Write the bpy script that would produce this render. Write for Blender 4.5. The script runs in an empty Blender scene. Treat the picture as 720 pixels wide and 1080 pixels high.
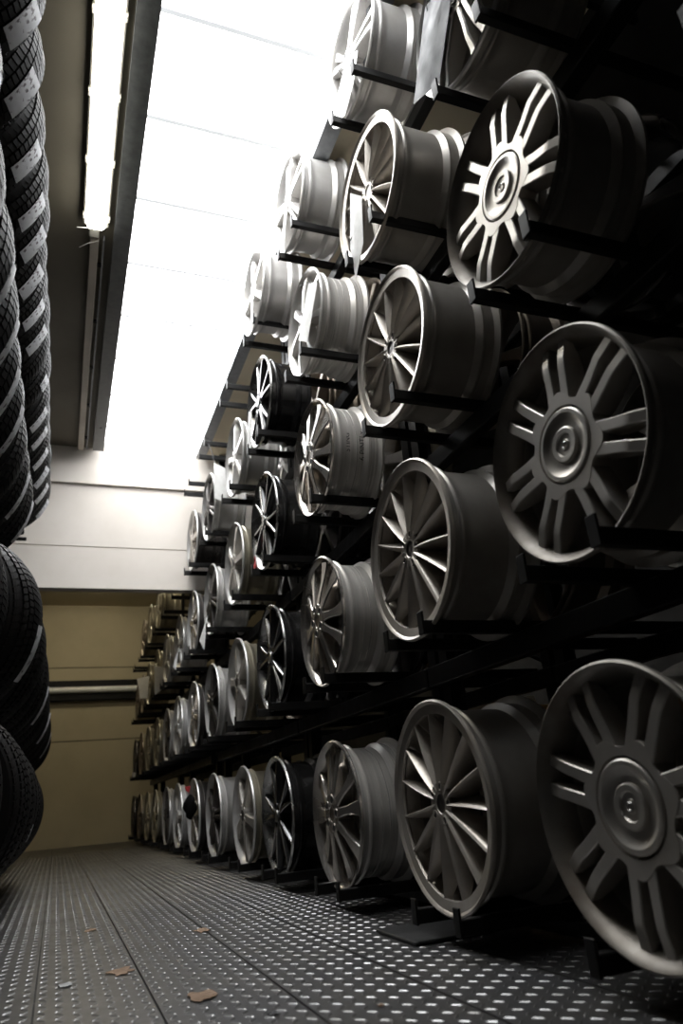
import bpy, math, random
from mathutils import Vector, Matrix
random.seed(7)
R = math.radians
PI = math.pi
scene = bpy.context.scene
col = scene.collection
ZO = 0.345                      # camera height above the tread-plate floor

# ------------------------------------------------------------------ camera
yaw, pitch, roll = R(22.1375), R(21.5837), R(-4.9359)
fw = Vector((math.sin(yaw)*math.cos(pitch), math.cos(yaw)*math.cos(pitch), math.sin(pitch)))
r0 = Vector((math.cos(yaw), -math.sin(yaw), 0)); u0 = r0.cross(fw)
rt = math.cos(roll)*r0 + math.sin(roll)*u0
up = -math.sin(roll)*r0 + math.cos(roll)*u0
cd = bpy.data.cameras.new('camera'); cam = bpy.data.objects.new('camera', cd); col.objects.link(cam)
M = Matrix((rt, up, -fw)).transposed().to_4x4(); M.translation = Vector((0, 0, ZO)); cam.matrix_world = M
cd.sensor_fit = 'VERTICAL'; cd.sensor_height = 36; cd.sensor_width = 24
cd.lens = 748.55/1080*36
cd.clip_start = .02
cd.dof.use_dof = True; cd.dof.focus_distance = 2.3; cd.dof.aperture_fstop = 3.2
scene.camera = cam

# ------------------------------------------------------------------ light
w = bpy.data.worlds.new('world'); scene.world = w; w.use_nodes = True
w.node_tree.nodes['Background'].inputs[0].default_value = (.8, .85, 1, 1)
w.node_tree.nodes['Background'].inputs[1].default_value = .004
SKYLIGHT = 10.5
LAMP = 14.0
BACK_LAMP = 26.0
vs = scene.view_settings
vs.view_transform = 'Standard'; vs.look = 'None'; vs.gamma = 1; vs.use_curve_mapping = False
vs.exposure = 0.0

# ------------------------------------------------------------------ helpers
class MB:
    def __init__(s): s.v = []; s.f = []; s.m = []
    def add(s, vs, fs, mi=0):
        n = len(s.v); s.v += [tuple(p) for p in vs]; s.f += [tuple(i+n for i in f) for f in fs]; s.m += [mi]*len(fs); return s
    def box(s, x0, x1, y0, y1, z0, z1, mi=0, ch=0):
        if ch <= 0:
            vs = [(x, y, z) for z in (z0, z1) for y in (y0, y1) for x in (x0, x1)]
            return s.add(vs, [(0,2,3,1),(4,5,7,6),(0,1,5,4),(2,6,7,3),(0,4,6,2),(1,3,7,5)], mi)
        # chamfered box: 24 verts
        c = ch; vs = []; idx = {}
        for ix, x in enumerate((x0, x1)):
            for iy, y in enumerate((y0, y1)):
                for iz, z in enumerate((z0, z1)):
                    sx, sy, sz = (1, -1)[ix]*c, (1, -1)[iy]*c, (1, -1)[iz]*c
                    for a, p in (('x', (x, y+sy, z+sz)), ('y', (x+sx, y, z+sz)), ('z', (x+sx, y+sy, z))):
                        idx[ix, iy, iz, a] = len(vs); vs.append(p)
        fs = []
        for i in (0, 1):
            fs.append([idx[i, a, b, 'x'] for a, b in ((0,0),(0,1),(1,1),(1,0))])
            fs.append([idx[a, i, b, 'y'] for a, b in ((0,0),(0,1),(1,1),(1,0))])
            fs.append([idx[a, b, i, 'z'] for a, b in ((0,0),(0,1),(1,1),(1,0))])
            for j in (0, 1):
                fs.append([idx[0,i,j,'y'], idx[1,i,j,'y'], idx[1,i,j,'z'], idx[0,i,j,'z']])
                fs.append([idx[i,0,j,'x'], idx[i,1,j,'x'], idx[i,1,j,'z'], idx[i,0,j,'z']])
                fs.append([idx[i,j,0,'x'], idx[i,j,1,'x'], idx[i,j,1,'y'], idx[i,j,0,'y']])
                for k in (0, 1): fs.append([idx[i,j,k,'x'], idx[i,j,k,'y'], idx[i,j,k,'z']])
        return s.add(vs, fs, mi)
    def lathe(s, prof, n=96, axis='X', closed=False, mi=0, mis=None, c=(0,0,0)):
        """prof: (axial, radius) pairs swept round the axis"""
        vs = []
        for a, r in prof:
            for k in range(n):
                t = 2*PI*k/n; p, q = r*math.cos(t), r*math.sin(t)
                if axis == 'X': vs.append((c[0]+a, c[1]+p, c[2]+q))
                elif axis == 'Y': vs.append((c[0]+p, c[1]+a, c[2]+q))
                else: vs.append((c[0]+p, c[1]+q, c[2]+a))
        n0 = len(s.v); s.v += vs
        m = len(prof)
        for i in range(m if closed else m-1):
            j = (i+1) % m
            for k in range(n):
                l = (k+1) % n
                s.f.append((n0+i*n+k, n0+i*n+l, n0+j*n+l, n0+j*n+k)); s.m.append(mis[i] if mis else mi)
        return s
    def tube(s, pts, r, n=8, mi=0):
        pts = [Vector(p) for p in pts]; vs = []
        for i, p in enumerate(pts):
            d = (pts[min(i+1, len(pts)-1)]-pts[max(i-1, 0)]).normalized()
            a = d.cross(Vector((0, 0, 1)))
            if a.length < .01: a = d.cross(Vector((0, 1, 0)))
            a.normalize(); b = d.cross(a)
            rr = r[i] if isinstance(r, (list, tuple)) else r
            for k in range(n):
                t = 2*PI*k/n; vs.append(p+a*math.cos(t)*rr+b*math.sin(t)*rr)
        fs = [(i*n+k, i*n+(k+1) % n, (i+1)*n+(k+1) % n, (i+1)*n+k) for i in range(len(pts)-1) for k in range(n)]
        fs += [tuple(range(n))[::-1], tuple((len(pts)-1)*n+k for k in range(n))]
        return s.add(vs, fs, mi)
    def mesh(s, name, mats, smooth=None):
        me = bpy.data.meshes.new(name); me.from_pydata(s.v, [], s.f)
        for m in (mats if isinstance(mats, (list, tuple)) else [mats]): me.materials.append(m)
        me.polygons.foreach_set('material_index', s.m)
        import bmesh
        b = bmesh.new(); b.from_mesh(me); bmesh.ops.recalc_face_normals(b, faces=b.faces)
        if smooth is not None:
            a = R(smooth)
            for f in b.faces: f.smooth = True
            for e in b.edges:
                if len(e.link_faces) != 2 or e.calc_face_angle(4) > a: e.smooth = False
        b.to_mesh(me); b.free(); me.update()
        return me

def link(name, me, parent=None, loc=None):
    o = bpy.data.objects.new(name, me); col.objects.link(o)
    if parent: o.parent = parent
    if loc: o.location = loc
    return o
def tag(o, label, cat, group=None, kind=None):
    o['label'] = label; o['category'] = cat
    if group: o['group'] = group
    if kind: o['kind'] = kind
    return o
def thing(name, label, cat, loc=(0, 0, 0), group=None):
    o = bpy.data.objects.new(name, None); col.objects.link(o); o.location = loc; o.empty_display_size = .1
    return tag(o, label, cat, group)
def struct(name, mb, mat, parent=None, smooth=None):
    o = link(name, mb.mesh(name, mat, smooth), parent)
    if not parent: o['kind'] = 'structure'
    return o

# ------------------------------------------------------------------ materials
def mat(name, base, rough=.5, metal=0., nscale=6., namt=.15, base2=None, rvar=.1, bump=0., bscale=60., emit=None, estr=0., coat=0., lo=.35, hi=.7, stretch=None, spec=None):
    m = bpy.data.materials.new(name); m.use_nodes = True; nt = m.node_tree; n = nt.nodes; l = nt.links
    b = n['Principled BSDF']
    tc = n.new('ShaderNodeTexCoord'); src = tc.outputs['Object']
    if stretch:
        mp = n.new('ShaderNodeMapping'); mp.inputs['Scale'].default_value = stretch; l.new(src, mp.inputs[0]); src = mp.outputs[0]
    no = n.new('ShaderNodeTexNoise'); no.inputs['Scale'].default_value = nscale; no.inputs['Detail'].default_value = 6; no.inputs['Roughness'].default_value = .6
    l.new(src, no.inputs['Vector'])
    mr = n.new('ShaderNodeMapRange'); mr.inputs[1].default_value = lo; mr.inputs[2].default_value = hi; l.new(no.outputs[0], mr.inputs[0])
    mx = n.new('ShaderNodeMix'); mx.data_type = 'RGBA'
    mx.inputs[6].default_value = (*base, 1)
    b2 = base2 or tuple(c*(1-namt) for c in base); mx.inputs[7].default_value = (*b2, 1)
    l.new(mr.outputs[0], mx.inputs[0]); l.new(mx.outputs[2], b.inputs['Base Color'])
    m2 = n.new('ShaderNodeMapRange'); m2.inputs[3].default_value = max(0, rough-rvar); m2.inputs[4].default_value = min(1, rough+rvar); l.new(mr.outputs[0], m2.inputs[0]); l.new(m2.outputs[0], b.inputs['Roughness'])
    b.inputs['Metallic'].default_value = metal
    if coat: b.inputs['Coat Weight'].default_value = coat; b.inputs['Coat Roughness'].default_value = .12
    if spec is not None: b.inputs['Specular IOR Level'].default_value = spec
    if bump:
        n2 = n.new('ShaderNodeTexNoise'); n2.inputs['Scale'].default_value = bscale; n2.inputs['Detail'].default_value = 4; l.new(src, n2.inputs['Vector'])
        bp = n.new('ShaderNodeBump'); bp.inputs['Strength'].default_value = bump; bp.inputs['Distance'].default_value = .004; l.new(n2.outputs[0], bp.inputs['Height']); l.new(bp.outputs[0], b.inputs['Normal'])
    if emit: b.inputs['Emission Color'].default_value = (*emit, 1); b.inputs['Emission Strength'].default_value = estr
    return m
m_paint = mat('silver_paint', (.60, .575, .54), .38, .65, 5, base2=(.45, .415, .365), rvar=.1)
m_paintd = mat('brake_dusted_silver', (.25, .235, .21), .50, .6, 7, base2=(.15, .125, .10), rvar=.1)
m_dullbarrel = mat('dull_grey_barrel', (.40, .38, .35), .36, .4, 5, base2=(.27, .245, .21), rvar=.08)
m_turb = mat('pewter_paint', (.60, .56, .51), .36, .5, 6, base2=(.36, .32, .27), rvar=.08)
m_chrome = mat('polished_silver', (.70, .66, .62), .22, .85, 6, base2=(.45, .41, .36), rvar=.08)
m_silver = mat('bright_silver', (.70, .685, .67), .36, .45, 5, base2=(.50, .48, .45), rvar=.08)
m_machined = mat('machined_barrel', (.74, .71, .67), .35, .35, 60, base2=(.50, .48, .45), rvar=.1, stretch=(1, .02, .02))
m_black = mat('gloss_black', (.012, .012, .013), .22, .0, 5, base2=(.02, .019, .018), rvar=.08, coat=.4)
m_edge = mat('machined_edge', (.72, .71, .69), .28, 1., 8, base2=(.5, .49, .47), rvar=.08)
m_dark = mat('dark_graphite', (.13, .12, .115), .35, .8, 5, base2=(.08, .07, .065), rvar=.08)
m_olive = mat('champagne_alloy', (.46, .42, .33), .36, .6, 5, base2=(.3, .27, .2), rvar=.08)
m_brown = mat('tarnished_alloy', (.33, .28, .23), .4, .85, 5, base2=(.2, .165, .13), rvar=.08)
m_hole = mat('bolt_hole_black', (.01, .01, .01), .7)
m_rack = mat('black_rack_steel', (.005, .005, .0055), .45, .0, 20, base2=(.009, .008, .007), rvar=.1, spec=.18)
m_rubber = mat('tyre_rubber', (.0045, .0045, .0048), .6, 0, 14, base2=(.009, .007, .006), rvar=.1, spec=.14)
m_rubberb = mat('dusty_tyre_rubber', (.05, .036, .028), .8, 0, 14, base2=(.03, .022, .018), rvar=.1)
m_plate = mat('galvanised_tread_plate', (.125, .125, .130), .40, .75, 5, base2=(.08, .075, .067), rvar=.08)
m_gap = mat('floor_gap', (.03, .028, .025), .8)
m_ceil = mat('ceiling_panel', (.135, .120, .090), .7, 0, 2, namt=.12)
m_ceilr = mat('ceiling_lit_tan', (.84, .74, .55), .7, 0, 2, namt=.12)  # bounce light beside the roof light is put into this tan
m_head = mat('painted_concrete', (.66, .61, .555), .7, 0, 2.5, base2=(.60, .55, .49), rvar=.05, bump=.1, bscale=14)
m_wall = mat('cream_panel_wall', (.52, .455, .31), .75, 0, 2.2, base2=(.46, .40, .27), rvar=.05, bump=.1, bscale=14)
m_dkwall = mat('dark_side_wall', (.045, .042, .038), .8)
m_galv = mat('lit_galvanised_beam', (.22, .23, .24), .5, .3, 22, base2=(.32, .33, .34), rvar=.12)  # lit copy of the beam steel, bounce light put into the colour
m_galvd = mat('shaded_galvanised_beam', (.085, .09, .09), .5, .3, 22, base2=(.14, .145, .145), rvar=.12)  # shaded copy of the same steel for the left beam
m_dash = mat('worn_glint_dash_tops', (.24, .24, .245), .36, .8, 8, base2=(.15, .145, .135), rvar=.08)  # wear plus painted glints make the dashes brighter than the plates
m_trunk = mat('painted_trunking', (.42, .38, .32), .5, 0, 5)
m_pipe = mat('pipe_painted_sheen', (.85, .86, .84), .35, .1, 5)  # pale colour stands in for a reflection along glossy steel
m_body = mat('lamp_body', (.55, .53, .47), .5)
m_lamp = mat('lit_diffuser', (.9, .9, .85), .4, emit=(1, .97, .88), estr=LAMP)
m_lampb = mat('lit_rear_diffuser', (.9, .9, .85), .4, emit=(1, .9, .68), estr=BACK_LAMP)
m_sky = mat('translucent_roof_sheet', (.8, .8, .8), .5, emit=(.97, .985, 1), estr=SKYLIGHT)
m_seam = mat('sheet_overlap', (.5, .5, .5), .5, emit=(.90, .93, .96), estr=.76)
m_paper = mat('white_paper', (.78, .77, .75), .6, 0, 40, base2=(.68, .67, .65))
m_sleeve = mat('cloudy_plastic_sleeve', (.075, .080, .088), .6, 0, 9, base2=(.05, .053, .058), rvar=.12, bump=.5, bscale=18)
m_ink = mat('marker_ink', (.015, .015, .018), .6)
m_red = mat('red_ribbon', (.45, .03, .03), .6)
m_cloth = mat('black_cloth', (.004, .004, .004), .9, spec=.1)
m_card = mat('brown_cardboard', (.42, .25, .10), .8, 0, 8)
m_timber = mat('pale_timber', (.45, .40, .30), .75, 0, 8)
m_scrap = mat('rusty_brown_scrap', (.30, .20, .13), .85, 0, 30, base2=(.16, .10, .06))
m_gscrap = mat('grey_paper_scrap', (.42, .42, .42), .8, 0, 30)
m_mat = mat('black_rubber_mat', (.012, .012, .012), .55)
m_orange = mat('orange_sticker', (.8, .2, .03), .6)

# sticker with printed blotches
def sticker_mat():
    m = mat('tyre_label_paper', (.72, .73, .75), .5, 0, 30, base2=(.6, .6, .62)); nt = m.node_tree; n = nt.nodes; l = nt.links
    b = n['Principled BSDF']; old = b.inputs['Base Color'].links[0].from_socket
    tc = n.new('ShaderNodeTexCoord'); mp = n.new('ShaderNodeMapping'); mp.inputs['Scale'].default_value = (60, 60, 34); l.new(tc.outputs['Object'], mp.inputs[0])
    v = n.new('ShaderNodeTexNoise'); v.inputs['Scale'].default_value = 1.2; v.inputs['Detail'].default_value = 5; l.new(mp.outputs[0], v.inputs['Vector'])
    cr = n.new('ShaderNodeMapRange'); cr.inputs[1].default_value = .57; cr.inputs[2].default_value = .64; l.new(v.outputs[0], cr.inputs[0])
    mx = n.new('ShaderNodeMix'); mx.data_type = 'RGBA'; mx.inputs[7].default_value = (.12, .10, .11, 1); l.new(old, mx.inputs[6]); l.new(cr.outputs[0], mx.inputs[0]); l.new(mx.outputs[2], b.inputs['Base Color'])
    return m
m_label = sticker_mat()

# ------------------------------------------------------------------ the room
YB = 10.35; YH = 5.46; ZC = 2.75+ZO; ZHB = 1.60+ZO
XL, XR, YF = -1.15, 3.3, -1.6
# floor: plates with raised dashes, one continuous structure
mb = MB(); mb.box(XL-.1, XR+.1, YF-.1, YB+.2, -.06, -.006, 1)
seams = [-1.15, -.93, -.70, -.47, -.24, -.02, .20, .435, .665, .895, 1.125, 1.36]
ycuts = [YF, 4.06, 7.3, YB]
for i in range(len(seams)-1):
    for j in range(3):
        mb.box(seams[i]+.0022, seams[i+1]-.0022, ycuts[j]+.002, ycuts[j+1]-.002, -.006, 0, 0)
mb.box(1.36, XR+.1, YF, YB, -.006, 0, 0)
floor = struct('floor', mb, [m_plate, m_gap])
mb = MB(); p = .0285
for i in range(len(seams)-1):
    if seams[i] < -.5 or seams[i] > 1.2: continue
    x0, x1 = seams[i]+.016, seams[i+1]-.016
    nx = int((x1-x0)/p)+1; px = (x1-x0)/(nx-1)
    for a in range(nx):
        for b in range(int((8.4-.7)/p)):
            y = .7+b*p
            if abs(y-4.06) < .02 or (y > 6 and b % 1): continue
            x = x0+a*px; s = 1 if (a+b) % 2 else -1
            dx, dy = .7071*s, .7071; ex, ey = -dy, dx
            L, W, H = .0120, .0026, .0015
            P = [(x+dx*L*q, y+dy*L*q, .0) for q in (-1, 1)]
            vs_ = [(P[0][0], P[0][1], 0), (x-dx*L*.6+ex*W, y-dy*L*.6+ey*W, 0), (x+dx*L*.6+ex*W, y+dy*L*.6+ey*W, 0), (P[1][0], P[1][1], 0),
                   (x+dx*L*.6-ex*W, y+dy*L*.6-ey*W, 0), (x-dx*L*.6-ex*W, y-dy*L*.6-ey*W, 0), (x-dx*L*.55, y-dy*L*.55, H), (x+dx*L*.55, y+dy*L*.55, H)]
            mb.add(vs_, [(0,6,1),(1,6,7,2),(2,7,3),(3,7,4),(4,7,6,5),(5,6,0)])
me = bpy.data.meshes.new('tread_dashes'); me.from_pydata(mb.v, [], mb.f); me.materials.append(m_dash); link('tread_dashes', me, floor)

mb = MB()   # back wall with panel joints
zs = [0, .365, .79+0*0, 1.30+ZO*0, 0, 0]
def zat(zr): return zr+ZO
joints = [zat(.92), zat(1.875)]
zz = [-.05]+[joints[0], joints[1]]+[ZC+.1]
for a, b in zip(zz[:-1], zz[1:]): mb.box(XL-.1, XR+.1, YB, YB+.15, a+.006, b-.006, 0)
mb.box(XL-.1, XR+.1, YB+.012, YB+.14, -.05, ZC+.1, 1)
struct('wall_back', mb, [m_wall, m_gap])
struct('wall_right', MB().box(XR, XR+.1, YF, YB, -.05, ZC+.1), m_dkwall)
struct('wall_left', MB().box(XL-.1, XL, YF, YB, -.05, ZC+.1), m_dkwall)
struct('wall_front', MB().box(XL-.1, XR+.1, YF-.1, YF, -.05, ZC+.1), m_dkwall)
# ceiling with the opening for the roof light
SX0, SX1, SY0 = .185, .915, .75
mb = MB(); mb.box(XL-.1, SX0-.06, YF-.1, YB+.1, ZC, ZC+.1, 0); mb.box(SX1+.06, 1.75, YF-.1, YB+.1, ZC, ZC+.1, 1); mb.box(1.75, XR+.1, YF-.1, YB+.1, ZC, ZC+.1, 3)  # right strip coloured as if lit, far right coloured dark as shade
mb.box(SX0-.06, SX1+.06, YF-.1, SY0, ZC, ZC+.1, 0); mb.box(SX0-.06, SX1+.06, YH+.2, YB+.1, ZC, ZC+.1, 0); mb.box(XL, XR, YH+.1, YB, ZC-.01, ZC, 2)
for y in (.9, 4.9): mb.box(XL, -.2, y, y+.006, ZC-.003, ZC, 0)
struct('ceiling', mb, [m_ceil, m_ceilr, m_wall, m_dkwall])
# galvanised beams along both edges of the roof light
def cbeam(name, x0, x1, y0, y1, z0, z1, m):
    mb = MB(); t = .006
    mb.box(x0, x1, y0, y1, z0, z0+t); mb.box(x0, x0+t, y0, y1, z0+t, z1); mb.box(x1-t, x1, y0, y1, z0+t, z1)
    y = y0+.6
    while y < y1:
        mb.lathe([(z0-.004, .0001), (z0-.004, .009), (z0, .009)], 6, 'Z', c=((x0+x1)/2, y, 0)); y += 1.2
    return struct(name, mb, m)
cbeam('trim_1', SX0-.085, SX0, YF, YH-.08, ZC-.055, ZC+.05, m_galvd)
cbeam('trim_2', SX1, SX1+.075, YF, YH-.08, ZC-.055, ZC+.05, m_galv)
# roof light: translucent sheets, seams where they overlap
win = struct('window_1', MB().box(SX0-.02, SX1+.02, SY0, YH+.1, ZC+.06, ZC+.075), m_sky)
mb = MB(); k = -5
while 1.83+k*.474 < YH:
    y = 1.83+k*.474
    if y > SY0: mb.box(SX0, SX1, y, y+.020, ZC+.052, ZC+.059)
    k += 1
struct('sheet_overlap', mb, m_seam, win)
# header: down-stand concrete beam across the aisle, in two courses, with a ledge on top
mb = MB()
mb.box(XL, XR, YH, YH+.09, ZHB, zat(1.905)); mb.box(XL, XR, YH, YH+.09, zat(1.915), zat(2.43)); mb.box(XL, XR, YH+.01, YH+.08, ZHB+.01, zat(2.5))
mb.box(XL, XR, YH-.03, YH+.09, zat(2.43), zat(2.56)); mb.box(XL, XR, YH-.012, YH+.09, zat(2.56), ZC+.06)
mb.box(XL, XR, YH-.006, YH+.092, ZHB-.02, ZHB, 0)
struct('trim_3', mb, [m_head, m_trunk])

# pipe in front of the back wall, its reflected light painted pale
t = thing('pipe_rail', 'steel pipe painted pale like a reflection, in a dark channel across the cream back wall', 'pipe', (0, YB-.12, zat(1.56)))
link('pipe', MB().lathe([(XL, .0001), (XL, .042), (1.28, .042), (1.28, .0001)], 20).mesh('pipe', m_pipe, 40), t)
link('channel', MB().box(XL, 1.28, .02, .11, .035, .13, 0, .006).box(XL, 1.28, .02, .11, -.13, -.035, 0, .006).box(XL, 1.28, .08, .118, -.04, .04).mesh('channel', m_rack), t)

# tube lamp on the ceiling, trunking beyond it
t = thing('batten_lamp', 'lit white tube lamp mounted lengthwise on the ceiling beside the roof light', 'lamp', (0, 0, ZC))
x0, x1 = -.035, .060; yl0, yl1 = 1.35, 2.93
mb = MB(); mb.box(x0-.012, x1+.012, yl0, yl1, -.045, 0, 0, .006); link('lamp_body', mb.mesh('lamp_body', m_body), t)
mb = MB(); prof = [(x0, -.046), (x0+.004, -.072), (x0+.016, -.088), (x1-.016, -.088), (x1-.004, -.072), (x1, -.046)]
ys = [(yl0+.01, .0), (yl0+.03, 1), (yl1-.04, 1), (yl1-.02, .8), (yl1-.006, .45)]
vs_ = []
for y, s in ys:
    for a, b in prof: vs_.append(((a-(x0+x1)/2)*(.55+.45*s)+(x0+x1)/2, y, -.045+(b+.045)*max(s, .15)))
n = len(prof); fs = [(i*n+k, i*n+k+1, (i+1)*n+k+1, (i+1)*n+k) for i in range(4) for k in range(n-1)]+[tuple(range(n)), tuple(4*n+k for k in range(n))]
mb.add(vs_, fs); link('diffuser', mb.mesh('diffuser', m_lamp, 50), t)
y = 1.5
while y < yl1:
    for x in (x0-.016, x1+.006): link('clip', MB().box(x, x+.010, y-.012, y+.012, -.062, -.03, 0, .002).mesh('clip', m_body), t)
    y += .34
link('cable_gland', MB().box(-.018, .030, yl1-.01, yl1+.075, -.048, 0, 0, .005).mesh('cable_gland', m_body), t)
mb = MB(); mb.tube([(.0, yl1+.01, -.05), (-.03, yl1+.0, -.062), (-.075, yl1+.01, -.06)], .0022, 6); link('tie', mb.mesh('tie', m_paper, 60), t)
mb = MB(); mb.tube([(.03, yl1+.10, -.04), (-.02, yl1+.12, -.05), (-.06, yl1+.16, -.05)], .0018, 6); link('tie', mb.mesh('tie', m_paper, 60), t)
t = thing('cable_trunking', 'pale cable trunking running along the ceiling from the tube lamp to the header', 'trunking', (0, 0, ZC))
link('trunk', MB().box(-.012, .032, yl1+.09, YH-.04, -.04, 0, 0, .004).mesh('trunk', m_trunk), t)
mb = MB(); mb.box(.052, .060, yl1+.1, YH-.04, -.03, 0); link('side_rail', mb.mesh('side_rail', m_galv), t)
y = yl1+.3
while y < YH-.1:
    link('bracket', MB().box(.030, .056, y-.012, y+.012, -.03, -.016, 0, .002).mesh('bracket', m_rack), t); y += .5
# lamps of the rear room, hidden above the header line
for x, y in ((.3, 6.9), (.3, 8.9)):
    t = thing('batten_lamp', 'tube lamp on the ceiling of the rear bay, %s the back wall' % ('away from' if y < 8 else 'close to'), 'lamp', (x, y, ZC))
    link('lamp_body', MB().box(-.5, .5, -.05, .05, -.045, 0, 0, .006).mesh('lamp_body', m_body), t)
    link('diffuser', MB().box(-.48, .48, -.045, .045, -.09, -.046, 0, .01).mesh('diffuser', m_lampb), t)

# ------------------------------------------------------------------ wheels
def rim_mesh(name, Ro, W, mats, groove=False):
    """mats: [barrel, lip]"""
    o = [(0, Ro-.005), (.003, Ro-.001), (.009, Ro), (.013, Ro-.003), (.0155, Ro-.013), (.019, Ro-.019), (.036, Ro-.021), (.041, Ro-.0165), (.047, Ro-.0165), (.052, Ro-.022), (.064, Ro-.029), (.078, Ro-.031)]
    if groove:
        x = .085
        while x < W-.09:
            o += [(x, Ro-.031), (x+.0008, Ro-.0325), (x+.0022, Ro-.0325), (x+.003, Ro-.031)]; x += .024
    o += [(W-.075, Ro-.031), (W-.064, Ro-.022), (W-.058, Ro-.0165), (W-.052, Ro-.0165), (W-.046, Ro-.021), (W-.020, Ro-.019), (W-.016, Ro-.012), (W-.011, Ro), (W-.003, Ro-.001), (W, Ro-.006)]
    i = [(W-.004, Ro-.014), (W-.020, Ro-.026), (W-.06, Ro-.029), (W-.085, Ro-.037), (.082, Ro-.039), (.060, Ro-.036), (.040, Ro-.029), (.022, Ro-.023), (.010, Ro-.0145), (.003, Ro-.0095)]
    prof = o+i; n = len(prof)
    mis = []
    for k in range(n):
        a = prof[k][0]; b = prof[(k+1) % n][0]
        lip = max(a, b) <= .0131 or (k >= len(o) and max(a, b) <= .0601)
        mis.append(1 if lip else 0)
    mb = MB(); mb.lathe(prof, 112, 'X', True, 0, mis)
    # valve
    mb.tube([(.03, (Ro-.03)*math.cos(.4), (Ro-.03)*math.sin(.4)), (.026, (Ro-.07)*math.cos(.4), (Ro-.07)*math.sin(.4))], .0045, 8)
    return mb.mesh(name, mats, 35)

def strip(mb, st, mi=0, mie=0, ch=.002, shear=0):
    """a spoke pointing along +Z. st: (r, lateral, half width front, x front, x back, half width back)"""
    vs_ = []
    for r, lt, hf, xf, xb, hb in st:
        c = min(ch, hf*.45)
        for a, b in ((-hf, xf+c), (-hf+c, xf), (hf-c, xf+shear), (hf, xf+c+shear), (hb, xb), (-hb, xb)):
            vs_.append((b, lt+a, r))
    n = 6
    m = len(st)
    for k in range(n):
        mi_k = mie if k in (0, 2) else (mi if k != 1 else mi)
        mb.add([], []) 
    base = len(mb.v); mb.v += vs_
    for i in range(m-1):
        for k in range(n):
            mb.f.append((base+i*n+k, base+i*n+(k+1) % n, base+(i+1)*n+(k+1) % n, base+(i+1)*n+k)); mb.m.append(mie if k in (0, 2) else mi)
    mb.f += [tuple(base+k for k in range(n)), tuple(base+(m-1)*n+k for k in range(n))]; mb.m += [mi, mi]

def hub_mesh(name, rh, xf, depth, mats, bolts=5, rb=.056, hole=.0085, centre=.03, cone=0.):
    mb = MB()
    prof = [(xf+depth, centre-.006), (xf+.012, centre-.006), (xf+.002, centre-.002), (xf, centre), (xf+cone*.5, (rh+centre)/2), (xf+cone, rh-.003), (xf+cone+.003, rh), (xf+depth, rh-.004)]
    mb.lathe(prof, 64, 'X', True)
    for k in range(bolts):
        t = 2*PI*(k+.5)/bolts
        mb.lathe([(xf-.0006+cone*.4, .0001), (xf-.0006+cone*.4, hole)], 14, 'X', False, 1, c=(0, rb*math.cos(t), rb*math.sin(t)))
        mb.lathe([(xf-.0006+cone*.4, hole), (xf-.002+cone*.4, hole+.001), (xf-.001+cone*.4, hole+.003), (xf+.003+cone*.4, hole+.0035)], 14, 'X', False, 0, c=(0, rb*math.cos(t), rb*math.sin(t)))
    return mb.mesh(name, mats, 35)
def cap_mesh(name, rc, xf, mats, logo=False):
    mb = MB()
    mb.lathe([(xf+.014, rc), (xf+.001, rc), (xf, rc-.002), (xf+.0015, rc*.8), (xf+.0015, rc*.3), (xf+.0005, .0001)], 40)
    return mb.mesh(name, mats, 35)

def kit_A(Ro=.232, W=.228):
    rim = rim_mesh('rim_a', Ro, W, [m_dullbarrel, m_paintd])
    sp = []
    for s in (-1, 1):
        mb = MB()
        ri, ro = .100, Ro-.022
        st = [(ri-.012, s*.020, .0120, .0131, .055, .014), (ri+.02, s*.0210, .0112, .0129, .060, .013), (ri+.055, s*.0225, .0108, .0115, .056, .0125), (ro-.040, s*.024, .0108, .011, .050, .0125), (ro-.034, s*.0243, .0108, .012, .049, .0125), (ro+.000, s*.026, .0115, .019, .030, .013)]
        strip(mb, st, 0, 0, .002); sp.append(mb.mesh('spoke_a', m_paint, 40))
    # hub plate with the big round cover seat; a rounded seven-pointed edge
    mb = MB(); n = 7*16; vs_ = []
    for x, q in ((.060, .94), (.0165, 1.), (.0125, .985)):
        for k in range(n):
            a = 2*PI*k/n; u = ((k/16.) % 1)
            r = (.101+.009*math.cos(2*PI*(u)))*q
            vs_.append((x, r*math.sin(a), r*math.cos(a)))
    for k in range(n): a = 2*PI*k/n; vs_.append((.0125, .078*math.sin(a), .078*math.cos(a)))
    for k in range(n): a = 2*PI*k/n; vs_.append((.022, .076*math.sin(a), .076*math.cos(a)))
    for k in range(n): a = 2*PI*k/n; vs_.append((.060, .040*math.sin(a), .040*math.cos(a)))
    fs = [(i*n+k, i*n+(k+1) % n, ((i+1) % 6)*n+(k+1) % n, ((i+1) % 6)*n+k) for i in range(6) for k in range(n)]
    mb.add(vs_, fs); hub = mb.mesh('hub_a', [m_paint, m_hole], 35)
    mb = MB(); mb.lathe([(.03, .0745), (.013, .073), (.0105, .070), (.0105, .063), (.0165, .053), (.018, .044), (.018, .037), (.0135, .0355), (.012, .033), (.0125, .024), (.0155, .022), (.0165, .012), (.0145, .0095), (.0145, .0001)], 72)
    cap = mb.mesh('cap_a', m_paint, 30)
    # small crescent badge and the slots round the cover
    mb = MB(); mb.tube([(.0135, .0062*math.cos(R(t_)), .0062*math.sin(R(t_))) for t_ in range(-130, 131, 20)], .0013, 6); badge = mb.mesh('badge_a', m_edge, 60)
    return dict(rim=rim, spokes=[(sp[0], 7), (sp[1], 7)], hub=hub, cap=cap, badge=badge)
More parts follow.
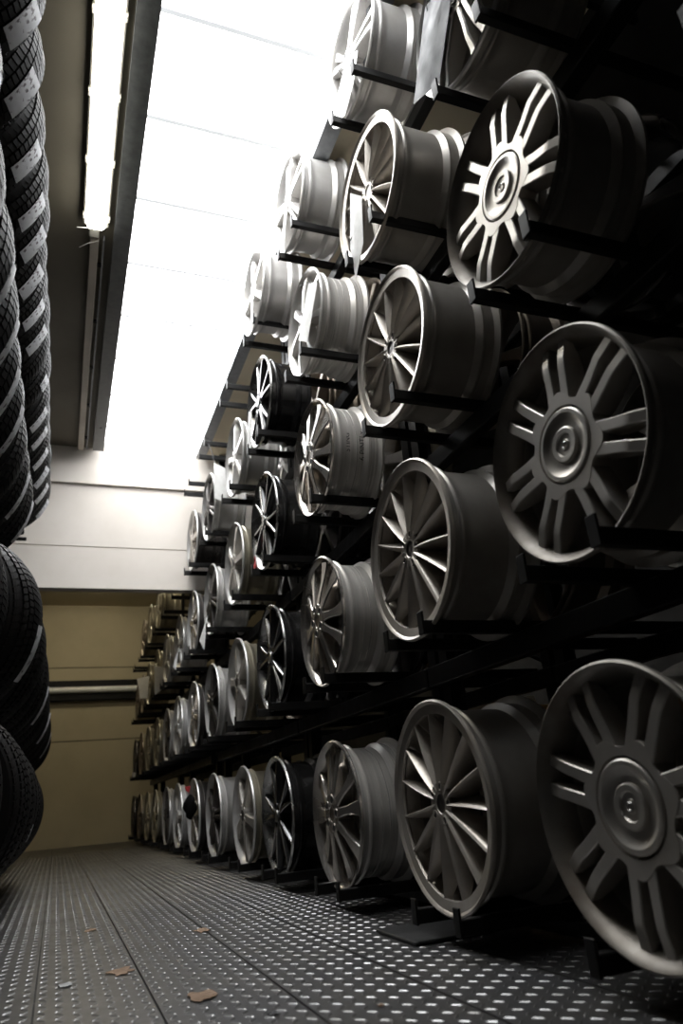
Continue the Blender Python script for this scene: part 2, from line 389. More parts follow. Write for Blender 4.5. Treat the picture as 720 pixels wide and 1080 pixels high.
def kit_B(Ro=.245, W=.255):
    rim = rim_mesh('rim_b', Ro, W, [m_dullbarrel, m_turb])
    mb = MB(); ro = Ro-.020
    st = [(.030, 0, .0030, .008, .030, .0075), (.055, .001, .0034, .0055, .052, .0125), (.085, .002, .0036, .0050, .066, .0145), (.120, .0025, .0036, .0055, .066, .0145), (.160, .002, .0034, .0070, .052, .0120), (.195, .001, .0030, .0085, .034, .0080), (ro-.0045, 0, .0030, .0095, .018, .0035)]
    strip(mb, st, 0, 0, .0012, .004)
    sp = mb.mesh('spoke_b', m_turb, 50)
    hub = hub_mesh('hub_b', .050, .010, .03, [m_turb, m_hole], 5, .040, .0075, .024)
    cap = cap_mesh('cap_b', .0235, .012, [m_dark])
    # flat inner lip face the spokes die into
    mb = MB(); mb.lathe([(.0065, Ro-.0105), (.0095, Ro-.034), (.016, Ro-.036), (.028, Ro-.0225)], 112, 'X', True); ring = mb.mesh('lip_b', m_turb, 35)
    return dict(rim=rim, spokes=[(sp, 15)], hub=hub, cap=cap, ring=ring)
def kit_C(Ro=.233, W=.215, m=None, brl=None, n=5):
    m = m or m_chrome; brl = brl or m_machined
    rim = rim_mesh('rim_c', Ro, W, [brl, m], True)
    sp = []; ro = Ro-.022
    for s in (-1, 1):
        mb = MB()
        st = [(.035, 0, .012, -.0085, .05, .013), (.060, 0, .0175, -.0088, .048, .018), (.082, s*.001, .0150, -.006, .046, .016), (.11, s*.003, .0135, -.001, .044, .015), (.145, s*.005, .0170, .005, .040, .019), (.18, s*.004, .0225, .010, .034, .024), (ro-.0015, 0, .0290, .012, .026, .030)]
        strip(mb, st, 0, 0, .004); sp.append(mb.mesh('spoke_c', m, 40))
    hub = hub_mesh('hub_c', .062, -.010, .045, [m, m_hole], 5, .045, .0115, .026)
    cap = cap_mesh('cap_c', .0255, -.008, [m_brown])
    return dict(rim=rim, spokes=[(sp[0], n, -17), (sp[1], n, 17)], hub=hub, cap=cap)
def kit_D(Ro=.238, W=.215):
    rim = rim_mesh('rim_d', Ro, W, [m_black, m_edge])
    sp = []; ro = Ro-.022
    for s in (-1, 1):
        mb = MB()
        st = [(.028, s*.007, .010, .004, .05, .011), (.060, s*.010, .0085, .004, .05, .012), (.10, s*.018, .0075, .005, .048, .013), (.15, s*.033, .0065, .006, .042, .012), (.19, s*.046, .0058, .007, .034, .011), (ro-.0055, s*.054, .0058, .0075, .026, .010)]
        strip(mb, st, 0, 1, .0018); sp.append(mb.mesh('spoke_d', [m_black, m_edge], 40))
    hub = hub_mesh('hub_d', .050, .004, .04, [m_black, m_hole], 5, .038, .008, .026)
    cap = cap_mesh('cap_d', .025, -.002, [m_edge])
    return dict(rim=rim, spokes=[(sp[0], 5), (sp[1], 5)], hub=hub, cap=cap)
def kit_star(name, Ro, W, m, brl, n, wide, twin=False, lip=None, xf=.018, groove=False, capm=None):
    rim = rim_mesh('rim_'+name, Ro, W, [brl, lip or m], groove)
    ro = Ro-.022; sps = []
    for s in ((-1, 1) if twin else (0,)):
        mb = MB(); k = wide; lo_ = .012 if twin else 0
        xh = xf-.018; st = [(.030, s*lo_*.8, k*.75, xh, .05, k*.8), (.065, s*lo_, k*.70, xh+.001, .05, k*.8), (.11, s*lo_*1.2, k*.72, xh+.003, .05, k*.85), (.16, s*lo_*1.7, k*.85, xh+.006, .044, k*.95), (.195, s*lo_*2.1, k*1.0, .010, .036, k*1.1), (ro-.002, s*lo_*2.4, k*1.2, .012, .026, k*1.3)]
        strip(mb, st, 0, 0, .004); sps.append((mb.mesh('spoke_'+name, m, 40), n))
    hub = hub_mesh('hub_'+name, .054, xf-.018, .045, [m, m_hole], 5, .040, .009, .026)
    cap = cap_mesh('cap_'+name, .025, xf-.020, [capm or m])
    return dict(rim=rim, spokes=sps, hub=hub, cap=cap)

KIT = dict(
    A=kit_A(), B=kit_B(), C=kit_C(), D=kit_D(),
    E=kit_star('e', .231, .215, m_paint, m_olive, 5, .026, lip=m_silver, capm=m_dark),
    F=kit_star('f', .232, .215, m_dark, m_silver, 5, .013, True, lip=m_silver),
    G=kit_star('g', .235, .205, m_chrome, m_dark, 5, .024, lip=m_silver),
    H=kit_star('h', .235, .205, m_silver, m_silver, 5, .018, lip=m_silver),
    J=kit_star('j', .232, .205, m_olive, m_olive, 7, .011, lip=m_olive),
    K=kit_C(.232, .205, m_brown, m_olive),
    M=kit_star('m', .234, .205, m_dark, m_black, 5, .020),
    S=kit_star('s', .233, .215, m_silver, m_machined, 7, .016, lip=m_silver, groove=True, xf=.014),
    T=kit_star('t', .235, .225, m_silver, m_silver, 5, .014, True, lip=m_silver),
    U=kit_star('u', .236, .215, m_silver, m_silver, 5, .022, lip=m_silver, xf=.022),
    V=kit_star('v', .240, .245, m_paint, m_dullbarrel, 7, .011, True, lip=m_silver, xf=.012),
    Z=kit_star('z', .232, .215, m_brown, m_brown, 5, .02, lip=m_brown),
)
first = {}
def make_wheel(kit, loc, spin, label, group):
    """the first wheel of a kind is built from its meshes; later ones copy it and its parts"""
    if kit in first:
        src = first[kit]; r = src.copy(); col.objects.link(r)
        for ch in src.children:
            c = ch.copy(); col.objects.link(c); c.parent = r
    else:
        K = KIT[kit]; r = bpy.data.objects.new('alloy_wheel', None); col.objects.link(r); first[kit] = r
        link('rim', K['rim'], r); link('hub', K['hub'], r); link('centre_cap', K['cap'], r)
        if 'badge' in K: pass
        if 'ring' in K: link('spoke_ring', K['ring'], r)
        for sm, n, *off in K['spokes']:
            for k in range(n):
                s = link('spoke', sm, r); s.rotation_euler = (2*PI*k/n+R(off[0] if off else 0), 0, 0)
        if 'badge' in K: link('badge', K['badge'], r)
    r.location = loc; r.rotation_euler = (spin, random.uniform(-.006, .006), 0)
    return tag(r, label, 'wheel', group)
# spin that brings the spoke along +Z to image angle phi (0 = towards the viewer's right, 90 = up)
def spin_for(phi): return R(90-phi)   # rotation about +X takes +Z towards -Y
KDESC = dict(A='silver seven-twin-spoke wheel with round hub cover,', B='pewter wheel with fifteen thin blade spokes', C='polished ten-spoke wheel with a bare grooved barrel',
             D='gloss black wheel with bright-edged split spokes', E='dull silver five-spoke wheel', F='dark twin-spoke wheel with a silver rim', G='bright chrome-look five-spoke wheel with dark barrel',
             S='silver seven-spoke wheel with grooved barrel', T='bright silver twin-spoke wheel', U='bright silver wheel with five broad spokes', V='silver wheel half covered by a plastic sleeve')
ROW = {1: 'lowest rack level by the floor', 2: 'second rack level up', 3: 'third rack level up', 4: 'fourth rack level up', 5: 'top rack level'}
WH = [ # kit, row, x, y, z, phi
 ('A',1,.845,.996,-.056,60.6),('B',1,.857,1.66,-.041,163.8),('C',1,.865,2.419,-.059,20),('D',1,.867,3.159,-.063,100),('E',1,.856,3.732,-.06,60),('F',1,.858,4.516,-.055,75),
 ('A',2,.862,.985,.591,31.8),('B',2,.833,1.614,.594,158.3),('C',2,.843,2.37,.582,-16),('D',2,.862,3.136,.601,97.3),('E',2,.845,3.74,.587,100),('F',2,.852,4.49,.59,20),
 ('A',3,.855,.999,1.262,24.7),('B',3,.861,1.633,1.251,136.6),('C',3,.854,2.368,1.235,-30),('D',3,.844,3.083,1.245,50),('E',3,.841,3.737,1.242,70),('F',3,.856,4.5,1.247,50),
 ('V',4,.850,.985,1.905,20),('B',4,.845,1.625,1.871,130),('S',4,.867,2.382,1.888,30),('D',4,.843,3.081,1.901,80),('U',4,.858,3.731,1.902,90),('F',4,.839,4.455,1.878,40),('G',4,.847,5.175,1.895,70),
 ('T',5,.857,1.659,2.557,60),('T',5,.831,2.382,2.553,10),('U',5,.815,3.0,2.53,100),
 ('G',1,.850,5.17,-.055,80),('G',2,.850,5.17,.59,60),('G',3,.850,5.17,1.25,95),
]
LV = {1: -.055, 2: .591, 3: 1.247, 4: 1.893, 5: 2.553}
VARIANT = {1: 'on the lowest rack level by the floor', 2: 'on the second rack level up', 3: 'on the third rack level up', 4: 'on the fourth rack level up', 5: 'on the top rack level'}
for kit, row, x, y, z, phi in WH:
    lab = KDESC[kit]+' '+VARIANT[row]
    if kit == 'V': lab = 'silver wheel half covered by a plastic sleeve, cut off by the top edge'
    if kit == 'T' and y < 2: lab = 'silver twin-spoke wheel with a white tag on the top rack level'
    if kit == 'T' and y > 2: lab = 'silver twin-spoke wheel against the roof light, middle of the top-level three'
    if kit == 'S': lab = 'silver seven-spoke wheel with a long white tag on the fourth rack level'
    if kit == 'C' and row == 3: lab = 'silver ten-spoke wheel with black handwriting on its barrel, third rack level'
    make_wheel(kit, (x, y, z+ZO), spin_for(phi), lab, 'alloy wheels along the rack front')
# beyond the header
FAR = [('H', 5.87), ('F', 6.57), ('J', 7.27), ('J', 7.97), ('K', 8.67), ('M', 9.37)]
ORD = ['sixth', 'fifth', 'fourth', 'third', 'second', 'last']
for row in (1, 2, 3, 4):
    for i, (kit, y) in enumerate(FAR):
        if row in (2, 3) and kit == 'F': kit = 'H' if row == 3 else 'F'
        if row >= 3 and kit == 'M': kit = 'K'
        if row == 4 and i < 2: continue
        if row == 4 and i == 5: continue
        lab = 'small distant wheel on the %s, %s' % (ROW[row].replace(' by the floor', ''), ('last before the back wall' if i == 5 else '%s from the back wall' % ('sixth fifth fourth third second'.split()[i])))
        make_wheel(kit, (.85+random.uniform(-.01, .01), y+random.uniform(-.03, .03), LV[row]+ZO+random.uniform(-.004, .004)), random.uniform(0, 6), lab, 'distant wheels beyond the header')
# second wheels, deeper on the arms
REAR = {1: [('Z',.99),('Z',2.4),('M',3.1),('M',3.73)], 2: [('A',.99),('Z',1.62),('M',2.38),('M',3.1),('Z',3.74)], 3: [('M',1.0),('Z',1.63),('E',2.37),('M',3.08),('M',3.74)],
        4: [('B',1.63),('Z',2.38),('Z',3.08),('U',3.73)]}
RCOL = {.99: 'nearest hub-covered', 1.0: 'nearest hub-covered', 1.62: 'fifteen-spoke', 1.63: 'fifteen-spoke', 2.37: 'ten-spoke', 2.38: 'third-column', 2.4: 'ten-spoke', 3.08: 'black', 3.1: 'black', 3.73: 'fifth-column', 3.74: 'dull five-spoke'}
for row, L in REAR.items():
    for kit, y in L:
        make_wheel(kit, (1.185 if y < 2 else 1.15, y, LV[row]+ZO), random.uniform(0, 6), 'shadowed wheel standing behind the %s wheel, %s' % (RCOL[y], ROW[row]), 'wheels standing behind the front ones')

# handwriting on the ten-spoke barrel of level three
def barrel_text(body, size, x0, ang0, ctr, rad, mname='handwriting'):
    cu = bpy.data.curves.new('ink', 'FONT'); cu.body = body; cu.size = size; cu.extrude = 0; cu.resolution_u = 3
    o = bpy.data.objects.new('ink_tmp', cu); col.objects.link(o)
    dg = bpy.context.evaluated_depsgraph_get(); me = bpy.data.meshes.new_from_object(o.evaluated_get(dg)); bpy.data.objects.remove(o)
    import bmesh
    b = bmesh.new(); b.from_mesh(me); bmesh.ops.subdivide_edges(b, edges=b.edges, cuts=1)
    for v in b.verts:
        a = ang0+v.co.x/rad; h = x0-v.co.y*1.0
        v.co = Vector((h, -(rad+.0006)*math.cos(a), (rad+.0006)*math.sin(a)))
    b.to_mesh(me); b.free(); me.materials.append(m_ink); return me
wc = [o for o in col.objects if o.get('label', '').startswith('silver ten-spoke wheel with black handwriting')][0]
for body, size, x0, a0 in (('STING', .027, .055, R(-18)), ('6 PINTI x', .030, .115, R(-26))):
    o = link('handwriting', barrel_text(body, size, x0+.03, a0, None, .2022), wc); o.rotation_euler = (-wc.rotation_euler[0], 0, 0)

# ------------------------------------------------------------------ racks
BAYS = [('nearest the viewer', .30, 2.03, [.35, .99, 1.64], 5), ('second from the viewer', 2.045, 3.42, [2.38, 3.08], 5), ('just before the header', 3.435, 5.42, [3.735, 4.49, 5.17], 5),
        ('just beyond the header', 5.66, 7.63, [5.87, 6.57, 7.27], 4), ('against the back wall', 7.645, 9.75, [7.97, 8.67, 9.37], 4)]
def arm(xe):
    mb = MB(); mb.box(.812, xe, -.011, .011, -.032, 0, 0, .002); mb.box(.806, .812, -.013, .013, -.034, .022, 0, .001); return mb.mesh('arm', m_rack)
arm_me = arm(1.66); armf_me = arm(1.66)
for where, y0, y1, cols_, levels in BAYS:
    t = thing('wheel_rack', 'black steel cantilever wheel rack bay '+where, 'rack', (1.13, y0, 0), 'wheel rack bays')
    top = ZO+(2.9 if levels == 5 else 2.2)
    yy = [y0+.03]
    if len(cols_) == 3 and y0 > 1: yy.append((cols_[1]+cols_[2])/2)
    yy.append(y1-.03)
    for y in yy:
        for xx in (1.115, 1.56):
            mb = MB(); mb.box(xx, xx+.006, y-.025, y+.025, 0, top); mb.box(xx+.044, xx+.05, y-.025, y+.025, 0, top); mb.box(xx+.006, xx+.044, y-.004, y+.004, 0, top); mb.box(xx-.03, xx+.08, y-.028, y+.028, 0, .008)
            o = link('upright', mb.mesh('upright', m_rack), t); o.location = (-1.13, -y0, 0)
    for lv in range(1, levels+1):
        z = LV[lv]+ZO-.244
        for xx in (1.07, 1.55):
            if lv == 1: mb = MB().box(xx, xx+.04, y0, y1, z-.032, z, 0, .003)
            else: mb = MB().box(xx, xx+.04, y0, y1, z-.06, z-.0, 0, .003)
            o = link('beam', mb.mesh('beam', m_rack), t); o.location = (-1.13, -y0, 0)
        for yc in cols_:
            for s in (-1, 1):
                o = link('arm', arm_me, t); o.location = (-1.13, yc+s*.105-y0, LV[lv]+ZO-.2125)
        if lv < levels:   # diagonal brace at the back
            pass
    mb = MB(); z1 = LV[2]+ZO-.25
    for a, b in ((z1+.02, LV[3]+ZO-.3), (LV[3]+ZO-.2, LV[4]+ZO-.3)):
        o = link('brace', MB().tube([(1.62, y0+.05, a), (1.62, y1-.05, b)], .012, 6).mesh('brace', m_rack), t); o.location = (-1.13, -y0, 0)
tag(link('floor_mat', MB().box(.80, 1.02, 1.74, 1.98, .0015, .010, 0, .002).mesh('floor_mat', m_mat)), 'flat black plate on the floor under the lowest fifteen-spoke wheel', 'plate')

# ------------------------------------------------------------------ tags hung on wheels
def sheet(pts, name, m, label, plane='x', val=.84, group='paper tags hung on the wheels', string=None, cat='tag', bend=.006):
    """polygon in a vertical plane, fanned from the centre, slightly bowed, with real thickness"""
    n = len(pts); cy = sum(p_[0] for p_ in pts)/n; cz = sum(p_[1] for p_ in pts)/n
    rings = [1, .66, .33]; vs_ = []
    def pt(a, b, d): return (val+d, a, b) if plane == 'x' else (a, val+d, b)
    for side in (0, .0012):
        for q in rings:
            for i, (a, b) in enumerate(pts):
                vs_.append(pt(cy+(a-cy)*q, cz+(b-cz)*q, side-bend*(1-q)*(1+.4*math.sin(i*2.1))))
        vs_.append(pt(cy, cz, side-bend))
    S_ = 3*n+1; fs = []
    for s in (0, 1):
        for k in (0, 1):
            for i in range(n): fs.append((s*S_+k*n+i, s*S_+k*n+(i+1) % n, s*S_+(k+1)*n+(i+1) % n, s*S_+(k+1)*n+i))
        for i in range(n): fs.append((s*S_+2*n+i, s*S_+2*n+(i+1) % n, s*S_+3*n))
    for i in range(n): fs.append((i, (i+1) % n, S_+(i+1) % n, S_+i))
    vs_ = [(a, b, c+ZO) for a, b, c in vs_]
    root = thing(name, label, cat, (0, 0, 0), group)
    link('sheet', MB().add(vs_, fs).mesh('sheet', m, 50), root)
    if string:
        link('string', MB().tube([(a, b, c+ZO) for a, b, c in string], .0016, 6).mesh('string', m_ink, 60), root)
    return root
sheet([(1.105, 2.02), (.975, 1.96), (.985, 1.90), (1.103, 1.724), (1.238, 1.802)], 'plastic_sleeve', m_sleeve, 'cloudy grey plastic sleeve hanging over the wheel at the top edge', val=.832, group=None, string=[(.832, 1.10, 1.99), (.825, 1.085, 2.01), (.86, 1.07, 2.03)], cat='sleeve', bend=.01)
sheet([(1.625, 2.524), (1.542, 2.444), (1.606, 2.356), (1.704, 2.312), (1.801, 2.386), (1.715, 2.484)], 'paper_tag', m_paper, 'white paper tag on the nearest wheel of the top rack level', val=.842, string=[(.842, 1.64, 2.5), (.83, 1.69, 2.53), (.86, 1.72, 2.55)])
sheet([(1.702, 1.931), (1.62, 1.837), (1.646, 1.663), (1.732, 1.587), (1.751, 1.727)], 'paper_tag', m_paper, 'long pointed white tag hanging on the fifteen-spoke wheel of the fourth level', val=.828, string=[(.828, 1.69, 1.76), (.822, 1.74, 1.745), (.86, 1.78, 1.76)])
sheet([(2.231, 1.978), (2.136, 1.901), (2.301, 1.73), (2.41, 1.815)], 'paper_tag', m_paper, 'white rectangular tag on the silver seven-spoke wheel', val=.85, string=[(.85, 2.2, 1.95), (.835, 2.27, 2.0), (.855, 2.36, 2.06)])
sheet([(3.231, 1.928), (3.17, 1.893), (3.223, 1.632), (3.292, 1.754)], 'paper_tag', m_paper, 'narrow white tag on the black wheel of the fourth rack level', val=.832, string=[(.832, 3.2, 1.9), (.825, 3.18, 1.92), (.86, 3.16, 1.94)])
sheet([(.831, 2.086), (.945, 2.034), (.908, 1.803), (.834, 1.831)], 'paper_tag', m_paper, 'crumpled grey sheet hanging between two far wheels of the fourth level', 'y', 4.19, string=[(.84, 4.19, 2.07), (.83, 4.25, 2.2), (.83, 4.36, 2.31)])
sheet([(.83, 1.130), (.805, .903), (.775, .965)], 'paper_tag', m_paper, 'pointed white tag under the dark twin-spoke wheel of the third level', 'y', 4.45, string=[(.79, 4.45, 1.09), (.82, 4.45, 1.12), (.85, 4.46, 1.14)])
sheet([(.834, 1.194), (.809, 1.0), (.785, 1.03)], 'paper_tag', m_paper, 'small white tag on the first distant wheel beyond the header', 'y', 5.70, string=[(.82, 5.7, 1.18), (.83, 5.72, 1.2), (.85, 5.76, 1.21)])
sheet([(.79, 1.27), (.91, 1.265), (.90, 1.08), (.80, 1.0)], 'paper_tag', m_paper, 'greyish paper sheet among the distant wheels, right one of two', 'y', 7.0, string=[(.85, 7.0, 1.26), (.86, 7.04, 1.28), (.87, 7.1, 1.3)])
sheet([(.69, 1.26), (.81, 1.285), (.80, 1.06), (.725, 1.06)], 'paper_tag', m_paper, 'greyish paper sheet among the distant wheels, left one of two', 'y', 7.62, string=[(.78, 7.62, 1.27), (.82, 7.66, 1.3), (.86, 7.75, 1.32)])
# red ribbon on the black wheel
mb = MB()
for k in range(5):
    a0 = k*1.25; mb.tube([(.83+.012*math.cos(a0+q*.5)*(q/4), 3.20+.045*math.sin(a0+q*.7)*(q/5), 1.085-.016*q*(.5+.3*k/4)+.02*math.sin(q*1.1+k)+ZO) for q in range(6)], .0022, 6)
tag(link('red_string', mb.mesh('red_string', m_red, 60)), 'tangled red string tied to the black wheel of the third level', 'string')
# black bag on a far low wheel
def lump(c, rx, ry, rz, n=20, m=14, f=None):
    vs_ = []; fs = []
    for i in range(m+1):
        ph = PI*i/m
        for k in range(n):
            th = 2*PI*k/n; q = 1+.16*math.sin(3*th+i*.9)+.12*math.sin(5*ph+th*2)
            vs_.append((c[0]+rx*q*math.sin(ph)*math.cos(th), c[1]+ry*q*math.sin(ph)*math.sin(th), c[2]+rz*math.cos(ph)*(1+.1*math.sin(2*th))))
    for i in range(m):
        for k in range(n): fs.append((i*n+k, i*n+(k+1) % n, (i+1)*n+(k+1) % n, (i+1)*n+k))
    return MB().add(vs_, fs)
tag(link('cloth_bag', lump((.80, 4.97, ZO+.0), .04, .04, .07).mesh('cloth_bag', m_cloth, 60)), 'black cloth hung on a low wheel near the header', 'cloth')
tag(link('red_label', MB().add([(.765, 4.96, ZO+.125), (.80, 4.95, ZO+.125), (.79, 4.95, ZO+.085), (.77, 4.96, ZO+.1), (.765, 4.963, ZO+.125), (.80, 4.953, ZO+.125), (.79, 4.953, ZO+.085), (.77, 4.963, ZO+.1)], [(0,1,2,3),(7,6,5,4),(0,4,5,1),(1,5,6,2),(2,6,7,3),(3,7,4,0)]).mesh('red_label', m_red)), 'small red label just above the black cloth', 'label')
tag(link('white_box', MB().box(.813, .85, 9.24, 9.29, ZO+.591-.2125, ZO+.591-.16, 0, .004).mesh('white_box', m_paper)), 'tiny white box on the end of a far rack arm', 'box')

# ------------------------------------------------------------------ tyres on the left
def tyre_mesh(Ro=.31, W=.2, rub=None, blocks=92):
    mb = MB(); h = W/2; tw = h*.80
    prof = [(-h*.62, Ro-.105), (-h*.80, Ro-.098), (-h*.98, Ro-.06), (-h, Ro-.045), (-h*.95, Ro-.02), (-tw*1.0, Ro-.0075), (-tw*.6, Ro-.0065), (0, Ro-.006), (tw*.6, Ro-.0065), (tw, Ro-.0075), (h*.95, Ro-.02), (h, Ro-.045), (h*.98, Ro-.06), (h*.80, Ro-.098), (h*.62, Ro-.105), (h*.55, Ro-.095), (h*.85, Ro-.05), (h*.7, Ro-.02), (-h*.7, Ro-.02), (-h*.85, Ro-.05), (-h*.55, Ro-.095)]
    mb.lathe(prof, 96, 'Y', True)
    # tread: angled blocks in five ribs
    ribs = [(-tw*1.10, -tw*.66, .35, -.004), (-tw*.58, -tw*.22, .22, -.0008), (-tw*.15, tw*.15, 0, 0), (tw*.22, tw*.58, -.22, -.0008), (tw*.66, tw*1.10, -.35, -.004)]
    for ri, (a, b, sk, dz) in enumerate(ribs):
        for k in range(blocks):
            t0 = 2*PI*(k+.12+.3*(ri % 2))/blocks; t1 = t0+2*PI*.74/blocks
            vs_ = []
            for r in (Ro-.010+dz, Ro+dz):
                for (y, t, e) in ((a, t0, 0), (b, t0+sk*.12, 1), (b, t1+sk*.12, 1), (a, t1, 0)):
                    rr = r - (.005 if (ri == 0 and e == 0) or (ri == 4 and e == 1) else 0)
                    vs_.append((rr*math.cos(t), y, rr*math.sin(t)))
            mb.add(vs_, [(0,1,2,3),(7,6,5,4),(0,4,5,1),(1,5,6,2),(2,6,7,3),(3,7,4,0)])
    return mb.mesh('tyre', rub or m_rubber, 38)
def label_mesh(Ro, y0, y1, a0, a1, skew=0.):
    mb = MB(); na, ny = 14, 5; vs_ = []
    for r in (Ro+.0006, Ro+.0018):
        for i in range(na+1):
            for j in range(ny+1):
                y = y0+(y1-y0)*j/ny; t = a0+(a1-a0)*i/na+skew*(j/ny-.5)
                rr = r-.010*max(0, abs(y)/.08-.75)**1.3
                vs_.append((rr*math.cos(t), y, rr*math.sin(t)))
    S_ = (na+1)*(ny+1); fs = []
    for i in range(na):
        for j in range(ny):
            a = i*(ny+1)+j; fs.append((a, a+1, a+ny+2, a+ny+1)); fs.append(tuple(q+S_ for q in (a, a+ny+1, a+ny+2, a+1)))
    return mb.add(vs_, fs).mesh('label_sticker', m_label, 60)
tyA = tyre_mesh(); tyB = tyre_mesh(.315, .215, m_rubber, 84); tyC = tyre_mesh(.31, .21, m_rubberb, 60)
lbA = label_mesh(.31, .018, .074, R(-40), R(-15)); lbB = label_mesh(.315, .050, .078, R(-38), R(-4)); lbC = label_mesh(.31, .01, .07, R(-26), R(-14))
XT = -.150
def tyre(me, lb, x, y, z, yaw_, label, group, spin=0, lean=0):
    r = link('tyre', me); r.location = (x, y, z+ZO); r.rotation_euler = (lean, 0, yaw_)
    tag(r, label, 'tyre', group)
    for q in (lb if isinstance(lb, (list, tuple)) else [lb]):
        if q is not None: link('label_sticker', q, r)
    return r
ords = 'first second third fourth fifth sixth seventh eighth ninth tenth eleventh twelfth thirteenth fourteenth fifteenth sixteenth seventeenth eighteenth nineteenth twentieth'.split()
def counted(i): return ords[i]+' from the viewer'
ysU = [1.13, 1.36, 1.57, 1.77, 1.965, 2.155, 2.335, 2.51, 2.68, 2.86, 3.08, 3.32, 3.54, 3.76, 4.02, 4.27, 4.50]
for i, y in enumerate(ysU):
    lb = None if i == 9 else (lbC if i == 10 else lbA)
    tyre(tyA, lb, XT-.31+random.uniform(-.008, .004), y-.04, 1.93+random.uniform(-.015, .015), R(-14+random.uniform(-5, 5)), 'black tyre in the high tyre row, '+counted(i)+(', with white label' if lb else ', without a label'), 'tyres on the highest left shelf')
ysM = [.97, 1.21, 1.44, 1.67, 1.90, 2.13, 2.36, 2.60, 2.84]
for i, y in enumerate(ysM):
    lb = None if i in (1, 6) else lbB
    tyre(tyB, lb, XT-.333+random.uniform(-.008, .004), y, 1.20+random.uniform(-.015, .015), R(-15+random.uniform(-5, 5)), 'black tyre in the second-highest left row, '+counted(i), 'tyres on the second-highest left shelf')
ysL = [1.55, 1.79, 2.03, 2.27, 2.51, 3.0, 3.25, 3.5, 3.75, 4.0, 4.25, 4.5, 4.75, 5.0, 5.25, 5.5, 5.8, 6.1, 6.4, 6.7]
for i, y in enumerate(ysL):
    x = XT-.33 if y < 2.4 else -.39
    tyre(tyB if i % 3 else tyA, None if i % 4 else lbB, x+random.uniform(-.012, .004), y, .60+random.uniform(-.012, .012), R(-16+random.uniform(-6, 6)) if i != 4 else R(-24), 'black tyre in the third-highest left row, '+counted(i), 'tyres on the third-highest left shelf')
ysF = [1.75, 2.0, 2.6, 2.85, 3.1, 3.35, 3.6, 3.85, 4.1, 4.35, 4.6, 4.9, 5.2]
for i, y in enumerate(ysF):
    me_ = tyC if i < 1 else tyB
    tyre(me_, None if i != 5 else lbC, (XT-.285 if y < 2.5 else -.39)+random.uniform(-.012, .004), y, -.345+.40+random.uniform(-.0, .01), R(-10+random.uniform(-6, 6)), ('dusty brown tyre in the left edge floor row' if i == 0 else 'black tyre in the left floor row, '+counted(i)), 'tyres in the left floor row')
# tyre rack: shelves of tube rails between ladder frames
for where, y0, y1 in (('nearest the viewer', .6, 2.98), ('in the middle', 2.99, 4.50), ('farthest from the viewer', 4.51, 7.2)):
    t = thing('tyre_rack', 'dark steel tyre rack bay on the left, '+where, 'rack', (-.47, y0, 0), 'tyre rack bays')
    top = 2.0+ZO if y1 < 5.0 else .8+ZO
    for y in (y0+.015, y1-.015):
        for x in (-.42,):
            link('upright', MB().box(x-.02, x+.02, y-y0-.014, y-y0+.014, 0, top, 0, .002).mesh('upright', m_rack), t)
    for z in (.055-.30, .60-.30, 1.20-.30, 1.93-.30):
        if z == 1.20-.30 and y0 > 2.9: continue
        if z+ZO > top: continue
        for x in (-.17, .17):
            link('rail', MB().tube([(x, 0.02, z+ZO+.014), (x, y1-y0-.02, z+ZO+.014)], .016, 8).mesh('rail', m_rack, 50), t)
        for y in (.015, y1-y0-.015):
            link('cross_bar', MB().box(-.42, .20, y-.012, y+.012, z+ZO-.035, z+ZO-.018, 0, .002).mesh('cross_bar', m_rack), t)

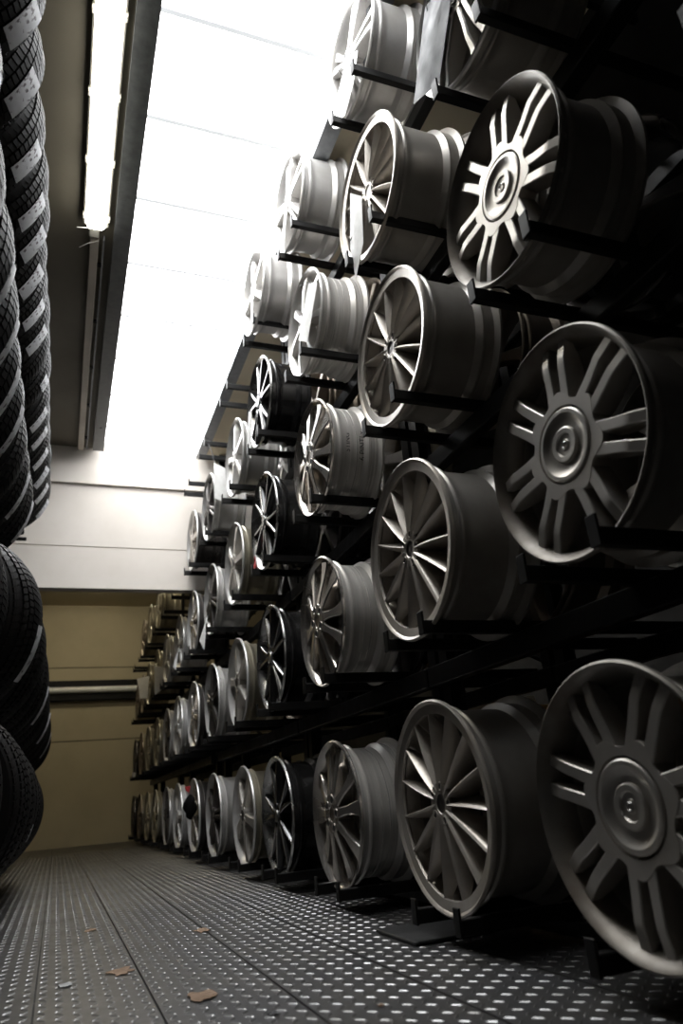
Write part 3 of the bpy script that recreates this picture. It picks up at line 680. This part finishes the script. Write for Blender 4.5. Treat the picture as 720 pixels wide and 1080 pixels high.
# ------------------------------------------------------------------ boxes seen through the rack
for i, (x, y, z0, sx, sy, sz, m, lab) in enumerate((
    (2.1, 2.30, 0, .30, .30, .66, m_card, 'brown cardboard box glimpsed behind the rack at the right edge'),
    (2.1, 2.85, 0, .34, .26, .64, m_card, 'brown cardboard box glimpsed behind the lowest fifteen-spoke wheel'),
    (2.1, 3.45, 0, .40, .50, .74, m_timber, 'pale timber crate glimpsed low behind the rack'))):
    t = thing('storage_box' if m is m_card else 'timber_crate', lab, 'box', (x, y, z0))
    link('carton' if m is m_card else 'panel', MB().box(-sx/2, sx/2, -sy/2, sy/2, 0.001, sz, 0, .004).mesh('carton', m), t)
    if m is m_card: link('tape', MB().box(-.03, .03, -sy/2-.001, sy/2+.001, sz*.2, sz+.001).mesh('tape', m_timber), t)
    else:
        for k in range(4): link('slat', MB().box(-sx/2-.014, -sx/2, -sy/2, sy/2, .03+k*.18, .13+k*.18, 0, .003).mesh('slat', m_timber), t)

# ------------------------------------------------------------------ scraps on the floor
def scrap(x, y, s, m, lab, seed, asp=1.6):
    rr = random.Random(seed); n = 16; vs_ = []
    for z in (.0022, .0034):
        for k in range(n):
            a = 2*PI*k/n; q = s*(.55+.6*rr.random()) if z < .003 else None
            if q is None: q = ql[k]
            elif k == 0: ql = [q]
            else: ql.append(q)
            vs_.append((x+q*asp*.75*math.cos(a+.4), y+q*1.5*math.sin(a+.4), z+.001*math.sin(3*a)))
    fs = [tuple(range(n)), tuple(range(n, 2*n))]+[(k, (k+1) % n, n+(k+1) % n, n+k) for k in range(n)]
    tag(link('floor_scrap', MB().add(vs_, fs).mesh('floor_scrap', m)), lab, 'scrap', 'scraps lying on the floor plates')
scrap(.161, 2.001, .032, m_scrap, 'brown flat scrap on the floor plates, left of centre', 1, 1.4)
scrap(.284, 1.634, .034, m_scrap, 'largest brown dry leaf-like scrap near the bottom edge', 2, 1.1)
scrap(.425, 2.425, .028, m_scrap, 'brown scrap in the middle of the aisle beside a plate seam', 3, 1.3)
scrap(.541, 1.344, .007, m_scrap, 'tiny brown crumb on the floor at bottom right of centre', 4, 1.3)
scrap(.125, 2.75, .02, m_scrap, 'small brown scrap farther up the aisle', 5, 1.3)
scrap(.04, 1.95, .016, m_gscrap, 'light grey scrap on the left floor plate', 6, 1.3)
scrap(.37, 1.42, .010, m_ink, 'dark crumpled fleck beside the largest brown scrap', 7, 1.8)
